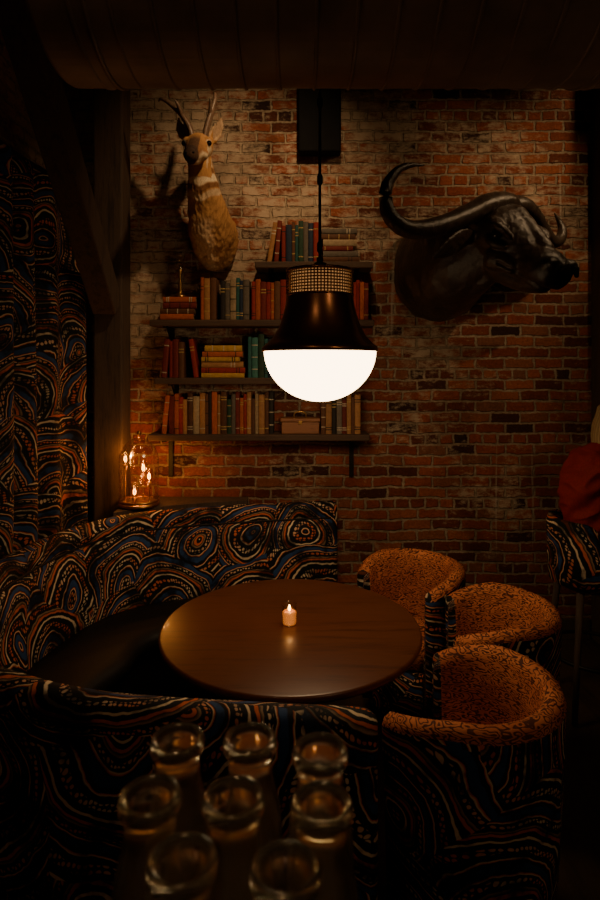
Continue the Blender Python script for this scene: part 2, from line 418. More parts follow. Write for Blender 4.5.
# ------------------------------------------------------------------ banquette
BP = [(.20, 3.86, .97), (-.3, 3.76, .97), (-.78, 3.63, .97), (-1.05, 3.49, .97), (-1.24, 3.24, .965), (-1.35, 2.88, .96), (-1.38, 2.5, .95),
      (-1.34, 2.2, .93), (-1.2, 1.98, .91), (-.95, 1.84, .90), (-.55, 1.70, .90), (.17, 1.625, .90)]
def banquette():
    e = empty("corner_banquette", (-.6, 2.7, 0))
    P = cr(BP, 10)
    def nin(p):
        c = Vector((max(-.6, min(.23, p.x)), 2.75, 0)); v = c-Vector((p.x, p.y, 0)); return v.normalized()
    prof = [(-.06, -.97), (-.06, -.5), (-.06, -.10), (-.065, -.05), (-.045, -.012), (-.005, 0), (.035, -.012), (.058, -.045), (.055, -.085),
            (.048, -.10), (.075, -.115), (.09, -.2), (.105, -.35), (.12, -.5), (.125, -.56), (.05, -.97)]
    K = len(prof); V = []; U = []; F = []; s = 0
    cum = [0]
    for i in range(1, K): cum.append(cum[-1]+math.hypot(prof[i][0]-prof[i-1][0], prof[i][1]-prof[i-1][1]))
    rings = []
    for i, p in enumerate(P):
        if i: s += (p-P[i-1]).length
        rings.append((p, nin(p), s, 1.0))
    def endr(i, sign):
        p = P[i]; t = (P[i]-P[i-sign]).normalized() if i else (P[0]-P[1]).normalized(); out = []
        for k in (1, 2, 3, 4):
            a = k*pi/2/4.3
            q = p+t*.045*math.sin(a); out.append((q, rings[i][1], rings[i][2]+sign*.05*math.sin(a), math.cos(a)))
        return out
    st = endr(0, -1); en = endr(len(P)-1, 1)
    allr = list(reversed(st))+rings+en
    for (p, n, s, f) in allr:
        for k, (u, h) in enumerate(prof):
            z = p.z+h if h > -.9 else 0.0
            uu = .02+(u-.02)*(f*.7+.3 if f < 1 else 1)
            z = z if h < -.15 else z-(1-f)*.03
            q = Vector((p.x, p.y, 0))+n*uu
            V.append((q.x, q.y, z)); U.append((s, -cum[k]))
    for i in range(len(allr)-1):
        for k in range(K-1): F.append((i*K+k, i*K+k+1, (i+1)*K+k+1, (i+1)*K+k))
    F.append(tuple(range(K))); F.append(tuple((len(allr)-1)*K+k for k in range(K)))
    mk("back_rest", V, F, M["agate"], U, parent=e)
    # piping seam
    A = Acc(); A.tube([(p.x+nin(p).x*.056, p.y+nin(p).y*.056, p.z-.098) for p in P], [.006]*len(P), 8, 1, cap=False); A.obj("piping", M["leather"], e)
    # seat cushion + plinth
    for nm, pr, mat in (("seat_cushion", [(.11, .37), (.11, .45), (.2, .465), (.45, .465), (.52, .45), (.54, .42), (.53, .38), (.5, .36)], M["leather"]),
                        ("plinth", [(.06, .0), (.06, .37), (.48, .37), (.48, .0)], M["black"])):
        V = []; F = []; K = len(pr)
        for p in P:
            n = nin(p)
            for (u, z) in pr: V.append((p.x+n.x*u, p.y+n.y*u, z))
        for i in range(len(P)-1):
            for k in range(K):
                k2 = (k+1) % K; F.append((i*K+k, i*K+k2, (i+1)*K+k2, (i+1)*K+k))
        F.append(tuple(range(K))); F.append(tuple((len(P)-1)*K+k for k in range(K)))
        mk(nm, V, F, mat, parent=e, smooth=(nm == "seat_cushion"))
banquette()
# ledge behind the banquette
poly = [(-.35, 3.865), (-.8, 3.725), (-1.02, 3.61), (-1.125, 3.53), (-1.125, 3.97), (-.35, 3.97)]
n = len(poly)
mk("corner_ledge", [(x, y, 0) for x, y in poly]+[(x, y, .972) for x, y in poly],
   [tuple(range(n)), tuple(range(n, 2*n))]+[(i, (i+1) % n, n+(i+1) % n, n+i) for i in range(n)], M["timber"], smooth=False)

# ------------------------------------------------------------------ table + candle
TX, TY = -.04, 2.5
e = empty("round_table", (TX, TY, 0))
lathe("table_top", [(0, .71), (.50, .71), (.535, .715), (.548, .728), (.55, .738), (.546, .748), (.538, .75), (0, .75)], (TX, TY, 0), M["table"], 96, e)
lathe("apron", [(0, .67), (.40, .67), (.42, .709), (0, .709)], (TX, TY, 0), M["iron"], 48, e)
lathe("pedestal", [(0, .0), (.30, .0), (.30, .012), (.27, .025), (.08, .045), (.05, .08), (.042, .2), (.042, .6), (.07, .65), (.12, .67), (0, .67)], (TX, TY, 0), M["iron"], 48, e)

e = empty("votive_candle", (-.045, 2.5, .75))
cx, cy = -.045, 2.5
lathe("glass_cup", [(0, .0005), (.027, .0005), (.0305, .006), (.0335, .088), (.0315, .088), (.0285, .008), (0, .007)], (cx, cy, .75), M["glass"], 40, e)
lathe("wax", [(0, .008), (.0275, .008), (.0295, .056), (.026, .059), (0, .057)], (cx, cy, .75), M["wax"], 32, e)
lathe("flame", [(0, .058), (.004, .062), (.0065, .07), (.005, .078), (.0015, .085), (0, .088)], (cx, cy, .75), M["flame"], 16, e)
L = bpy.data.lights.new("candle_light", "POINT"); L.energy = .5; L.color = (1, .45, .14); L.shadow_soft_size = .008
o = bpy.data.objects.new("candle_light", L); o.location = (cx, cy, .825); C.objects.link(o); par(o, e)

# ------------------------------------------------------------------ pendant
PX, PY = .088, 2.6
e = empty("pendant_lamp", (PX, PY, 2.0))
open_lathe("opal_bowl", [(.248*math.cos(a), 1.925-.228*math.sin(a)) for a in [i*pi/2/24 for i in range(24)]]+[(.0008, 1.697)], (PX, PY, 0), M["globe"], 64, e)
sh = [(.147, 2.165), (.149, 2.15), (.153, 2.12), (.163, 2.08), (.180, 2.03), (.205, 1.985), (.232, 1.955), (.252, 1.940), (.257, 1.930), (.257, 1.918),
      (.251, 1.918), (.250, 1.932), (.228, 1.950), (.200, 1.979), (.175, 2.025), (.158, 2.08), (.147, 2.12), (.143, 2.165)]
open_lathe("shade", sh, (PX, PY, 0), M["bronze"], 96, e)
lathe("inner_cap", [(0, 1.935), (.22, 1.935), (.19, 1.96), (0, 2.0)], (PX, PY, 0), M["brass"], 48, e)
# perforated collar
V = []; F = []; sg = 64; rw = 8
for j in range(rw+1):
    for k in range(sg):
        a = 2*pi*(k+.0)/sg; V.append((PX+.146*math.cos(a), PY+.146*math.sin(a), 2.168+.104*j/rw))
for j in range(rw):
    for k in range(sg): F.append((j*sg+k, j*sg+(k+1) % sg, (j+1)*sg+(k+1) % sg, (j+1)*sg+k))
col = mk("perforated_collar", V, F, M["brass"], parent=e, smooth=False); wf = col.modifiers.new("w", "WIREFRAME"); wf.thickness = .0062
lathe("liner", [(.132, 2.168), (.132, 2.268)], (PX, PY, 0), M["liner"], 48, e)
for z in (2.160, 2.268): open_lathe("ring", [(.145, z), (.151, z+.002), (.151, z+.009), (.145, z+.011)], (PX, PY, 0), M["bronze"], 64, e)
lathe("lid", [(0, 2.272), (.149, 2.272), (.149, 2.28), (.11, 2.287), (.035, 2.292), (.03, 2.31), (.016, 2.315), (.016, 2.335), (0, 2.335)], (PX, PY, 0), M["bronze"], 48, e)
lathe("stem", [(.0065, 2.33), (.0065, 4.18)], (PX, PY, 0), M["iron"], 12, e)
for z in (2.36, 2.66, 3.0): lathe("coupler", [(0, z), (.011, z), (.013, z+.012), (.013, z+.035), (.009, z+.045), (0, z+.045)], (PX, PY, 0), M["iron"], 16, e)
lathe("canopy", [(0, 4.16), (.06, 4.165), (.065, 4.198), (0, 4.198)], (PX, PY, 0), M["iron"], 32, e)

# ------------------------------------------------------------------ cloche lantern
LX, LY, LZ = -1.02, 3.71, .973
e = empty("glass_lantern", (LX, LY, LZ))
lathe("base", [(0, 0), (.120, 0), (.127, .01), (.122, .022), (.10, .026), (0, .026)], (LX, LY, LZ), M["brass"], 40, e)
open_lathe("glass_dome", [(.118, .022), (.121, .03), (.123, .1), (.123, .28)]+[(.123*math.cos(a), .28+.15*math.sin(a)) for a in [i*pi/2/12 for i in range(1, 12)]]+[(.010, .4305)], (LX, LY, LZ), M["amber"], 48, e)
open_lathe("dome_rim", [(.123, .026), (.128, .030), (.128, .038), (.123, .042)], (LX, LY, LZ), M["brass"], 48, e)
lathe("knob", [(0, .428), (.008, .43), (.007, .442), (.016, .455), (.012, .47), (0, .475)], (LX, LY, LZ), M["brass"], 20, e)
for i, (dx, dy, h) in enumerate([(-.080, -.02, .27), (.070, -.02, .16), (-.012, -.055, .07), (.015, .05, .20)]):
    bx, by = LX+dx, LY+dy
    lathe("socket_%d" % i, [(0, .02), (.012, .02), (.008, .03), (.004, .04), (.004, h-.04), (.013, h-.035), (.014, h-.005), (0, h-.005)] if h > .1 else [(0, .02), (.012, .02), (.013, h-.03), (.014, h-.005), (0, h-.005)], (bx, by, LZ), M["brass"], 16, e)
    lathe("bulb_%d" % i, [(.011, h-.006), (.014, h+.005), (.026, h+.035), (.028, h+.05), (.022, h+.07), (.01, h+.082), (0, h+.084)], (bx, by, LZ), M["amber"], 24, e)
    A = Acc()
    for q in range(2):
        aa = q*pi; A.tube([(bx+.003*math.cos(aa), by+.003*math.sin(aa), LZ+h+.012), (bx+.007*math.cos(aa), by+.007*math.sin(aa), LZ+h+.030), (bx+.002*math.cos(aa+.5), by+.002*math.sin(aa+.5), LZ+h+.046)], [.0013]*3, 6, 3, up=(1, 0, .1))
    A.obj("filament_%d" % i, M["filament"], e)
    L = bpy.data.lights.new("bulb_light", "POINT"); L.energy = 1.25; L.color = (1, .40, .10); L.shadow_soft_size = .002
    o = bpy.data.objects.new("bulb_light_%d" % i, L); o.location = (bx, by, LZ+h+.064); C.objects.link(o); par(o, e)

# ------------------------------------------------------------------ barrel chairs
def chair(name, c, R, op, half=62):
    e = empty(name, (c[0], c[1], 0)); op = math.radians(op); hf = math.radians(half)
    N = 56; a0 = op+hf; a1 = op+2*pi-hf; V = []; F = []; U = []; fm = []
    rings = []
    for i in range(N+1):
        t = i/N; rings.append((a0+(a1-a0)*t, t, 1.0))
    ex = []
    for k in (4, 3, 2, 1):
        b = k*pi/2/4.3; ex.append((a0-.035*math.sin(b)/R, 0, math.cos(b)))
    ey = [(a1+.035*math.sin(b)/R, 1, math.cos(b)) for b in [k*pi/2/4.3 for k in (1, 2, 3, 4)]]
    allr = ex+rings+ey
    for (a, t, f) in allr:
        h = .755+.06*min(1, math.sin(pi*t)*1.9)**.8 if 0 < t < 1 else .755
        h -= (1-f)*.03
        pr = [(R*.88, .07), (R*.93, .25), (R*.97, .5), (R, h-.07), (R+.001, h-.035), (R-.008, h-.012), (R-.036, h), (R-.062, h-.012), (R-.074, h-.04), (R-.082, .6), (R-.095, .42), (R-.12, .07)]
        rm = R-.038
        for k, (r, z) in enumerate(pr):
            rr = rm+(r-rm)*f if z > .3 else rm+(r-rm)*(.5+.5*f)
            V.append((c[0]+rr*math.cos(a), c[1]+rr*math.sin(a), z)); U.append((a*R+c[0]*3, z+c[1]*.7 if k < 8 else z))
    K = 12
    for i in range(len(allr)-1):
        for k in range(K):
            k2 = (k+1) % K; F.append((i*K+k, i*K+k2, (i+1)*K+k2, (i+1)*K+k))
            fm.append(0 if (k < 4 or k == 11 or i < 3 or i >= len(allr)-4) else 1)
    F.append(tuple(range(K))); fm.append(0); F.append(tuple((len(allr)-1)*K+k for k in range(K))); fm.append(0)
    mk("barrel_back", V, F, [M["agate"], M["animal"]], U, fm=fm, parent=e)
    q = R-.088
    lathe("seat_cushion", [(0, .33), (q-.02, .33), (q, .35), (q+.004, .40), (q, .445), (q-.03, .468), (q-.08, .476), (0, .48)], (c[0], c[1], 0), M["animal"], 48, e)
    lathe("seat_base", [(0, .07), (q-.02, .07), (q, .09), (q, .33), (0, .33)], (c[0], c[1], 0), M["agate"], 48, e, uvs=True)
    for k in range(4):
        a = op+pi/4+k*pi/2; x, y = c[0]+(R-.09)*math.cos(a), c[1]+(R-.09)*math.sin(a)
        lathe("leg_%d" % (k+1), [(0, 0), (.014, 0), (.022, .08), (0, .08)], (x, y, 0), M["iron"], 12, e)
chair("barrel_chair", (.55, 1.97), .315, 148, 56)
chair("barrel_chair.001", (.83, 2.58), .295, 170, 58)
chair("barrel_chair.002", (.58, 3.10), .285, 222, 62)

# ------------------------------------------------------------------ bookshelf + books
e = empty("wall_bookshelf", (-.25, 3.88, 2))
for i, (x0, x1, z) in enumerate([(-.29, .47, 2.53), (-.97, .48, 2.155), (-.94, .43, 1.78), (-.98, .45, 1.415)]):
    s = box("plank_%d" % (i+1), (x0, 3.77, z-.042), (x1, 3.995, z), M["shelf"], .006, e)
    for bx in ((x0+.1, x1-.1)):
        dz = .27 if i == 3 else .12
        A = Acc(); A.box((bx-.015, 3.985, z-.042-dz), (bx+.015, 3.998, z-.042)); A.box((bx-.015, 3.79, z-.05), (bx+.015, 3.998, z-.042))
        if i < 3: A.tube([(bx, 3.985, z-.042-dz+.01), (bx, 3.84, z-.05)], [.006, .006], 8, 1)
        A.obj("bracket", M["iron"], e, smooth=False)
BV = []; BF = []; BC = []
def addpoly(vs, fs, col, M4):
    b = len(BV)
    for v in vs: BV.append(M4 @ Vector(v))
    for f in fs: BF.append(tuple(b+i for i in f)); BC.append(col)
def book(M4, w, h, d, col):
    """local: x = thickness (centred), y = depth from spine (0) backwards, z = height from 0"""
    n = 6; out = []
    for k in range(n+1):
        a = pi*k/n; out.append((-w/2*math.cos(a), -w*.16*math.sin(a)))
    ring = out+[(w/2, d), (w/2-.0025, d), (w/2-.0025, .004), (-w/2+.0025, .004), (-w/2+.0025, d), (-w/2, d)]
    m = len(ring); vs = [(x, y, 0) for x, y in ring]+[(x, y, h) for x, y in ring]
    fs = [(i, (i+1) % m, m+(i+1) % m, m+i) for i in range(m)]
    addpoly(vs, fs+[tuple(range(n+1)), tuple(m+i for i in range(n+1))], col, M4)
    addpoly(vs, [(m+n, m+n+1, m+n+2, m+n+3), (m+n+4, m+n+5, m+n+6, m)], col, M4)
    x0, x1 = -w/2+.0025, w/2-.0025
    v = [(x0, .003, .004), (x1, .003, .004), (x1, d-.004, .004), (x0, d-.004, .004), (x0, .003, h-.004), (x1, .003, h-.004), (x1, d-.004, h-.004), (x0, d-.004, h-.004)]
    addpoly(v, [(0,3,2,1),(4,5,6,7),(0,1,5,4),(1,2,6,5),(2,3,7,6),(3,0,4,7)], (.40, .31, .20), M4)
    g = random.choice([(.45, .30, .10), (.5, .42, .3), (.02, .015, .01), None])
    if g:
        for zz in random.choice([(.12, .82), (.1, .16, .8, .86), (.7, .78), (.2, .5, .8)]):
            vs = [(x*1.01, y-.0008, h*zz) for x, y in out]+[(x*1.01, y-.0008, h*zz+.006) for x, y in out]
            addpoly(vs, [(i, i+1, n+2+i, n+1+i) for i in range(n)], g, M4)
red = (.27, .020, .011); rd2 = (.16, .018, .011); orr = (.42, .09, .018); tan = (.36, .17, .065); brn = (.11, .042, .017)
teal = (.022, .10, .09); grn = (.022, .055, .028); nav = (.016, .028, .055); gry = (.13, .105, .08); crm = (.36, .26, .15); yel = (.48, .27, .05); blk = (.018, .014, .012)
def vrow(x0, x1, z, cols, hmin, hmax):
    x = x0; i = 0
    while True:
        w = random.uniform(.020, .042)
        if x+w > x1: break
        h = random.uniform(hmin, hmax); d = random.uniform(.13, .165); cc = cols[i % len(cols)]; f = random.uniform(.75, 1.15)
        yy = 3.80+random.uniform(0, .018)
        book(Matrix.Translation((x+w/2, yy, z+.0005)), w-.0012, h, d, tuple(v*f for v in cc))
        x += w; i += 1
    return x
def leaning(x, z, w, h, ang, col):
    a = math.radians(ang)
    zz = z+.0005+(w/2)*abs(math.sin(a))
    book(Matrix.Translation((x, 3.805, zz)) @ Matrix.Rotation(a, 4, "Y"), w, h, .15, col)
def stack(x0, x1, z, hs, cols):
    zz = z+.0005
    for h, c in zip(hs, cols):
        j = random.uniform(-.012, .012); L = (x1-x0)*random.uniform(.84, 1)
        m = Matrix.Translation((x0+j, 3.805+random.uniform(0, .015), zz+h/2)) @ Matrix.Rotation(math.radians(90), 4, "Y")
        book(m, h-.001, L, .15, c); zz += h
    return zz
z = 2.53
xe = vrow(-.12, .12, z, [red, nav, brn, teal, grn, gry, nav], .23, .285)
leaning(-.20, z, .03, .26, 9, tan); leaning(-.155, z, .028, .27, 5, rd2)
stack(.145, .39, z, [.035, .04, .03, .045, .035, .035], [brn, gry, rd2, crm, brn, gry])
z = 2.155
st2 = stack(-.90, -.655, z, [.04, .035, .04, .035], [orr, brn, rd2, orr])
vrow(-.645, -.52, z, [orr, tan, brn, orr], .25, .28); vrow(-.518, -.32, z, [blk, gry, crm, teal, nav, gry], .24, .28); vrow(-.315, .45, z, [red, orr, rd2, red, orr, brn, red], .24, .27)
z = 1.78
leaning(-.885, z, .035, .25, 5, rd2); vrow(-.85, -.72, z, [red, rd2, brn, red], .23, .26); leaning(-.675, z, .03, .25, -8, red)
stack(-.63, -.345, z, [.03, .035, .04, .03, .035, .04], [yel, red, tan, yel, orr, yel])
vrow(-.34, -.16, z, [teal, (.04, .16, .13), grn, teal, nav], .25, .285); vrow(-.155, .40, z, [brn, red, tan, nav, blk, rd2], .24, .28)
z = 1.415
leaning(-.885, z, .03, .25, 6, orr); vrow(-.855, -.16, z, [rd2, orr, red, tan, brn, crm, tan, brn, blk, orr, tan, brn, grn, gry], .22, .275)
vrow(.135, .40, z, [brn, tan, blk, gry, rd2, tan], .21, .26)
me = bpy.data.meshes.new("shelf_books"); me.from_pydata([tuple(v) for v in BV], [], BF); me.update()
at = me.color_attributes.new("Col", "FLOAT_COLOR", "CORNER")
for p, c in zip(me.polygons, BC):
    for li in p.loop_indices: at.data[li].color = (*c, 1)
me.materials.append(attr_mat("book_cloth", .65, bump=.1, bscale=(30, 30, 30)))
C.objects.link(bpy.data.objects.new("shelf_books", me))

e = empty("brass_candlestick", (-.79, 3.86, st2))
lathe("candlestick_body", [(0, 0), (.05, 0), (.052, .008), (.03, .02), (.012, .035), (.02, .05), (.010, .07), (.016, .09), (.009, .11), (.009, .15), (.022, .165), (.026, .18), (.012, .185), (.011, .21), (0, .21)], (-.79, 3.86, st2+.001), M["brass"], 32, e)
lathe("glass_shade", [(.02, .175), (.032, .195), (.034, .225), (.024, .25), (.018, .275), (.0165, .275), (.022, .25), (.031, .225), (.030, .197), (.018, .178)], (-.79, 3.86, st2), M["glass"], 32, e)
e = empty("wooden_box", (.0, 3.86, 1.415))
box("box_body", (-.12, 3.80, 1.416), (.125, 3.94, 1.492), wood_mat("box_oak", (.12, .038, .012), (.27, .10, .033), (2, 16, 16), .5), .004, e)
box("box_lid", (-.126, 3.795, 1.494), (.131, 3.945, 1.516), wood_mat("box_oak_lid", (.12, .038, .012), (.27, .10, .033), (2, 16, 16), .5), .004, e)
box("clasp", (-.01, 3.79, 1.478), (.015, 3.797, 1.502), M["brass"], .001, e)
A = Acc(); A.tube([(-.04, 3.87, 1.516), (-.035, 3.87, 1.545), (.0, 3.87, 1.556), (.035, 3.87, 1.545), (.04, 3.87, 1.516)], [.005]*5, 10, 4, up=(0, 1, 0)); A.obj("handle", M["brass"], e)

# ------------------------------------------------------------------ pronghorn mount
def pronghorn():
    e = empty("pronghorn_head_mount", (-.59, 3.98, 2.72))
    A = Acc()
    A.tube([(-.57, 3.985, 2.72), (-.57, 3.90, 2.70), (-.575, 3.79, 2.76), (-.593, 3.69, 2.89), (-.605, 3.62, 3.02), (-.61, 3.57, 3.13)],
           [(.150, .21), (.150, .20), (.140, .165), (.112, .12), (.086, .10), (.07, .085)], 24, 5, cap=False)
    A.tube([(-.61, 3.60, 3.185), (-.61, 3.53, 3.175), (-.612, 3.46, 3.135), (-.616, 3.38, 3.085), (-.618, 3.315, 3.045)],
           [(.066, .064), (.084, .082), (.070, .070), (.048, .054), (.040, .040)], 20, 4)
    # chest keel + shoulder muscles
    A.tube([(-.575, 3.76, 2.86), (-.57, 3.74, 2.72), (-.57, 3.80, 2.56)], [(.05, .05), (.065, .06), (.045, .05)], 14, 4, up=(1, 0, 0))
    for s in (-1, 1):   # brows, cheeks, ears, nostril rims
        A.ball((-.61+s*.060, 3.475, 3.19), (.026, .03, .024)); A.ball((-.612+s*.042, 3.44, 3.10), (.033, .045, .037))
        A.tube([(-.61+s*.055, 3.575, 3.215), (-.61+s*.088, 3.57, 3.255), (-.61+s*.118, 3.565, 3.31), (-.61+s*.128, 3.56, 3.365)],
               [(.018, .018), (.036, .012), (.030, .010), (.008, .006)], 14, 4, up=(0, 1, 0))
        A.ball((-.618+s*.020, 3.30, 3.05), (.018, .016, .016))
    A.tube([(-.613, 3.46, 3.085), (-.617, 3.39, 3.05), (-.619, 3.33, 3.022)], [.040, .031, .024], 14, 3)
    tn = (.46, .235, .09); wh = (.78, .63, .42); dk = (.035, .018, .012); br = (.20, .085, .033)
    def col(p, n):
        h = p.z; ax = abs(p.x+.612)
        if p.y < 3.56 and p.z > 3.0:
            t = sst(3.48, 3.36, p.y); c = lerp(tn, br, t*.8)
            if n.z > .25 and ax < .03 and p.y < 3.47: c = lerp(c, dk, .8*sst(3.47, 3.40, p.y))
            if n.z < .1 and p.y < 3.5: c = lerp(c, wh, .85*sst(.1, -.25, n.z)*sst(3.33, 3.36, p.y))
            if p.y < 3.335: c = lerp(c, dk, .85)
            if ax > .05 and 3.45 < p.y < 3.53 and p.z < 3.16: c = lerp(c, wh, .6)
            if ax > .085: c = lerp(br, wh, .3 if n.y < 0 else 0)
            return c
        if h > 3.23: return lerp(tn, wh, .4 if n.y < 0 else 0)
        c = lerp(tn, br, sst(.3, 1, n.z)*.6+.45*sst(2.9, 2.6, h)*sst(.02, .14, ax))
        f = sst(.15, -.35, n.y); wob = .012*mnoise.noise(Vector((p.x*20, p.y*20, p.z*8)))
        for zc, w in ((3.055, .022), (2.965, .024), (2.875, .018)):
            zz = zc+.55*ax+wob
            c = lerp(c, wh if zc > 2.9 else lerp(wh, tn, .4), .95*f*(1-sst(w*.7, w*1.4, abs(h-zz))))
        for zc, w in ((3.01, .016), (2.92, .016)):
            zz = zc+.55*ax+wob; c = lerp(c, br, .95*f*(1-sst(w*.7, w*1.4, abs(h-zz))))
        if h < 2.80: c = lerp(c, wh, .4*f*sst(2.80, 2.72, h)*(1-sst(.03, .10, ax)))
        return lerp(c, br, .45*max(0, mnoise.noise(Vector((p.x*22, p.y*22, p.z*9)))))
    def disp(p):
        q = Vector((p.x*70, p.y*70, p.z*24)); return .007*mnoise.noise(q)+.012*mnoise.noise(Vector((p.x*16, p.y*16, p.z*9))) if p.y > 3.55 else .0015*mnoise.noise(q)
    sculpt("head_and_neck", A, attr_mat("pronghorn_fur", .85, bump=.7, bscale=(120, 120, 40)), col, .0055, 3, e, disp)
    H = Acc(); up = (0, 1, 0)
    H.tube([(-.645, 3.53, 3.215), (-.665, 3.525, 3.29), (-.715, 3.52, 3.37), (-.785, 3.52, 3.435), (-.835, 3.53, 3.465), (-.855, 3.55, 3.46)],
           [(.019, .030), (.019, .030), (.017, .026), (.014, .016), (.010, .011), (.004, .004)], 14, 5, up=up)
    H.tube([(-.705, 3.52, 3.35), (-.722, 3.47, 3.40), (-.74, 3.45, 3.425)], [(.013, .018), (.010, .012), (.003, .003)], 10, 4, up=up)
    H.tube([(-.575, 3.53, 3.215), (-.56, 3.525, 3.29), (-.535, 3.52, 3.37), (-.513, 3.52, 3.45), (-.512, 3.53, 3.495), (-.525, 3.55, 3.51)],
           [(.019, .030), (.019, .030), (.017, .026), (.014, .016), (.010, .011), (.004, .004)], 14, 5, up=up)
    H.tube([(-.54, 3.52, 3.36), (-.53, 3.47, 3.41), (-.528, 3.45, 3.435)], [(.013, .018), (.010, .012), (.003, .003)], 10, 4, up=up)
    H.obj("horns", simple("horn_keratin", (.14, .085, .055), .45, 0, .4, 50, .4), e)
    E = Acc()
    for s in (-1, 1): E.ball((-.611+s*.073, 3.462, 3.172), .017)
    E.obj("eyes", simple("glass_eye", (.006, .004, .003), .08, 0, .1), e)
    N = Acc()
    for s in (-1, 1): N.ball((-.618+s*.020, 3.283, 3.052), (.008, .006, .006), 10)
    N.obj("nostrils", M["black"], e)
pronghorn()

# ------------------------------------------------------------------ cape buffalo mount
def buffalo():
    e = empty("cape_buffalo_head_mount", (.95, 3.98, 2.54))
    Cc = Vector((1.16, 3.43, 2.650)); lat = Vector((.86, .51, 0)).normalized(); f = Vector((.36, -.64, -.56)).normalized()
    f = (f-lat*f.dot(lat)*.5).normalized()
    upv = (lat-f*lat.dot(f)).normalized().cross(f).normalized()
    if upv.z < 0: upv = -upv
    S = 1.18
    A = Acc()
    A.tube([(.93, 3.985, 2.51), (.94, 3.88, 2.50), (.99, 3.72, 2.53), (1.07, 3.58, 2.58), (1.14, 3.48, 2.63)],
           [(.30, .35), (.295, .34), (.25, .30), (.20, .25), (.165, .20)], 28, 5, cap=False)
    def Pt(a, l, u): return Cc+f*a*S+lat*l*S+upv*u*S
    def rr(*q): return [tuple(x*S for x in r) if isinstance(r, tuple) else r*S for r in q]
    A.tube([Pt(-.08, 0, 0), Pt(.03, 0, .0), Pt(.15, 0, -.015), Pt(.27, 0, -.03), Pt(.36, 0, -.02), Pt(.42, 0, -.015)],
           rr((.13, .13), (.160, .145), (.128, .13), (.088, .105), (.106, .095), (.098, .076)), 28, 5, up=tuple(upv), capf=.6)
    A.tube([Pt(.0, 0, -.12), Pt(.12, 0, -.14), Pt(.25, 0, -.135), Pt(.33, 0, -.115), Pt(.39, 0, -.095)], rr((.10, .08), (.080, .07), (.060, .05), (.058, .04), (.05, .03)), 18, 4, up=tuple(upv))
    A.tube([Pt(.06, 0, .115), Pt(.18, 0, .09), Pt(.31, 0, .060)], rr((.05, .04), (.038, .035), (.034, .03)), 14, 4, up=tuple(upv))
    for s in (-1, 1):
        A.tube([Pt(.06, s*.135, .066), Pt(.125, s*.160, .066), Pt(.185, s*.125, .045)], rr((.024, .02), (.036, .024), (.018, .016)), 12, 3)   # brow ridge
        A.tube([Pt(.08, s*.14, -.010), Pt(.135, s*.152, -.018), Pt(.185, s*.125, -.010)], rr(.017, .020, .014), 10, 3)    # lower lid
        A.tube([Pt(.15, s*.105, -.085), Pt(.25, s*.085, -.07)], rr((.05, .06), (.030, .04)), 14, 2)              # cheek
        A.ball(tuple(Pt(.41, s*.062, .028)), (.050, .050, .042))           # nostril mound
        b = Pt(-.01, s*.14, -.06); o1 = lat*s
        A.tube([b, b+o1*.09+Vector((0, -.03, -.03)), b+o1*.20+Vector((0, -.05, -.09)), b+o1*.31+Vector((0, -.04, -.15))],
               [(.03, .03), (.075, .024), (.065, .020), (.015, .008)], 16, 4, up=tuple((f*1.0).normalized()))
    A.tube([(.98, 3.75, 2.26), (1.08, 3.56, 2.36), (1.17, 3.42, 2.44)], [(.07, .06), (.07, .07), (.05, .05)], 16, 4)
    dk = (.018, .012, .009); br = (.050, .030, .020); nz = (.012, .009, .008)
    def col(p, n):
        a = (p-Cc).dot(f)/S; k = .5+.5*mnoise.noise(Vector((p.x*9, p.y*9, p.z*9)))
        c = lerp(dk, br, k)
        if a > .03: c = lerp(c, (.048, .030, .021), .6)
        c = lerp(c, nz, sst(.34, .40, a))
        for s in (-1, 1):
            dd = (p-Pt(.125, s*.15, .025)).length; c = lerp(c, (.010, .007, .006), .8*sst(.055, .035, dd))
        return c
    def disp(p):
        a = (p-Cc).dot(f)/S; w = sst(.1, -.1, a)
        d = .012*w*mnoise.noise(Vector((p.x*14, p.y*10, p.z*7)))+.002*mnoise.noise(Vector((p.x*60, p.y*60, p.z*30)))
        d += .003*(1-w)*mnoise.noise(Vector((p.x*22, p.y*22, p.z*40)))
        u = (p-Cc).dot(upv)/S
        if a > .20: d -= .014*(1-sst(.004, .013, abs(u+.082)))
        return d
    sculpt("head_and_neck", A, attr_mat("buffalo_hide", .36, spec=.6, bump=.55, bscale=(45, 45, 60)), col, .0075, 3, e, disp)
    horn = NT("buffalo_horn"); nn = horn.noise(horn.mapping(horn.obj(), (30, 14, 14)), 1.5, 6, .7)
    horn.base(horn.ramp(nn, [(.3, (.018, .013, .010)), (.7, (.080, .056, .040))])); horn.p(.30, 0, .6); horn.bump(nn, .6, .01)
    H = Acc()
    H.tube([(1.24, 3.47, 2.79), (1.17, 3.42, 2.80), (1.07, 3.36, 2.775), (.966, 3.31, 2.72), (.80, 3.22, 2.635), (.64, 3.14, 2.585), (.53, 3.08, 2.59), (.458, 3.05, 2.66), (.448, 3.05, 2.775), (.50, 3.07, 2.87), (.58, 3.11, 2.92), (.67, 3.15, 2.935)],
           [(.08, .05), (.105, .070), (.10, .066), (.084, .060), (.064, .056), (.055, .051), (.048, .046), (.041, .040), (.033, .033), (.024, .024), (.015, .015), (.004, .004)], 24, 5)
    H.tube([(1.19, 3.45, 2.795), (1.28, 3.51, 2.805), (1.37, 3.57, 2.785), (1.46, 3.64, 2.74), (1.56, 3.72, 2.675), (1.63, 3.77, 2.65), (1.69, 3.81, 2.68), (1.715, 3.83, 2.74), (1.70, 3.84, 2.80), (1.66, 3.82, 2.85)],
           [(.08, .05), (.105, .070), (.092, .064), (.07, .056), (.052, .048), (.044, .042), (.036, .035), (.028, .028), (.018, .018), (.005, .005)], 24, 5)
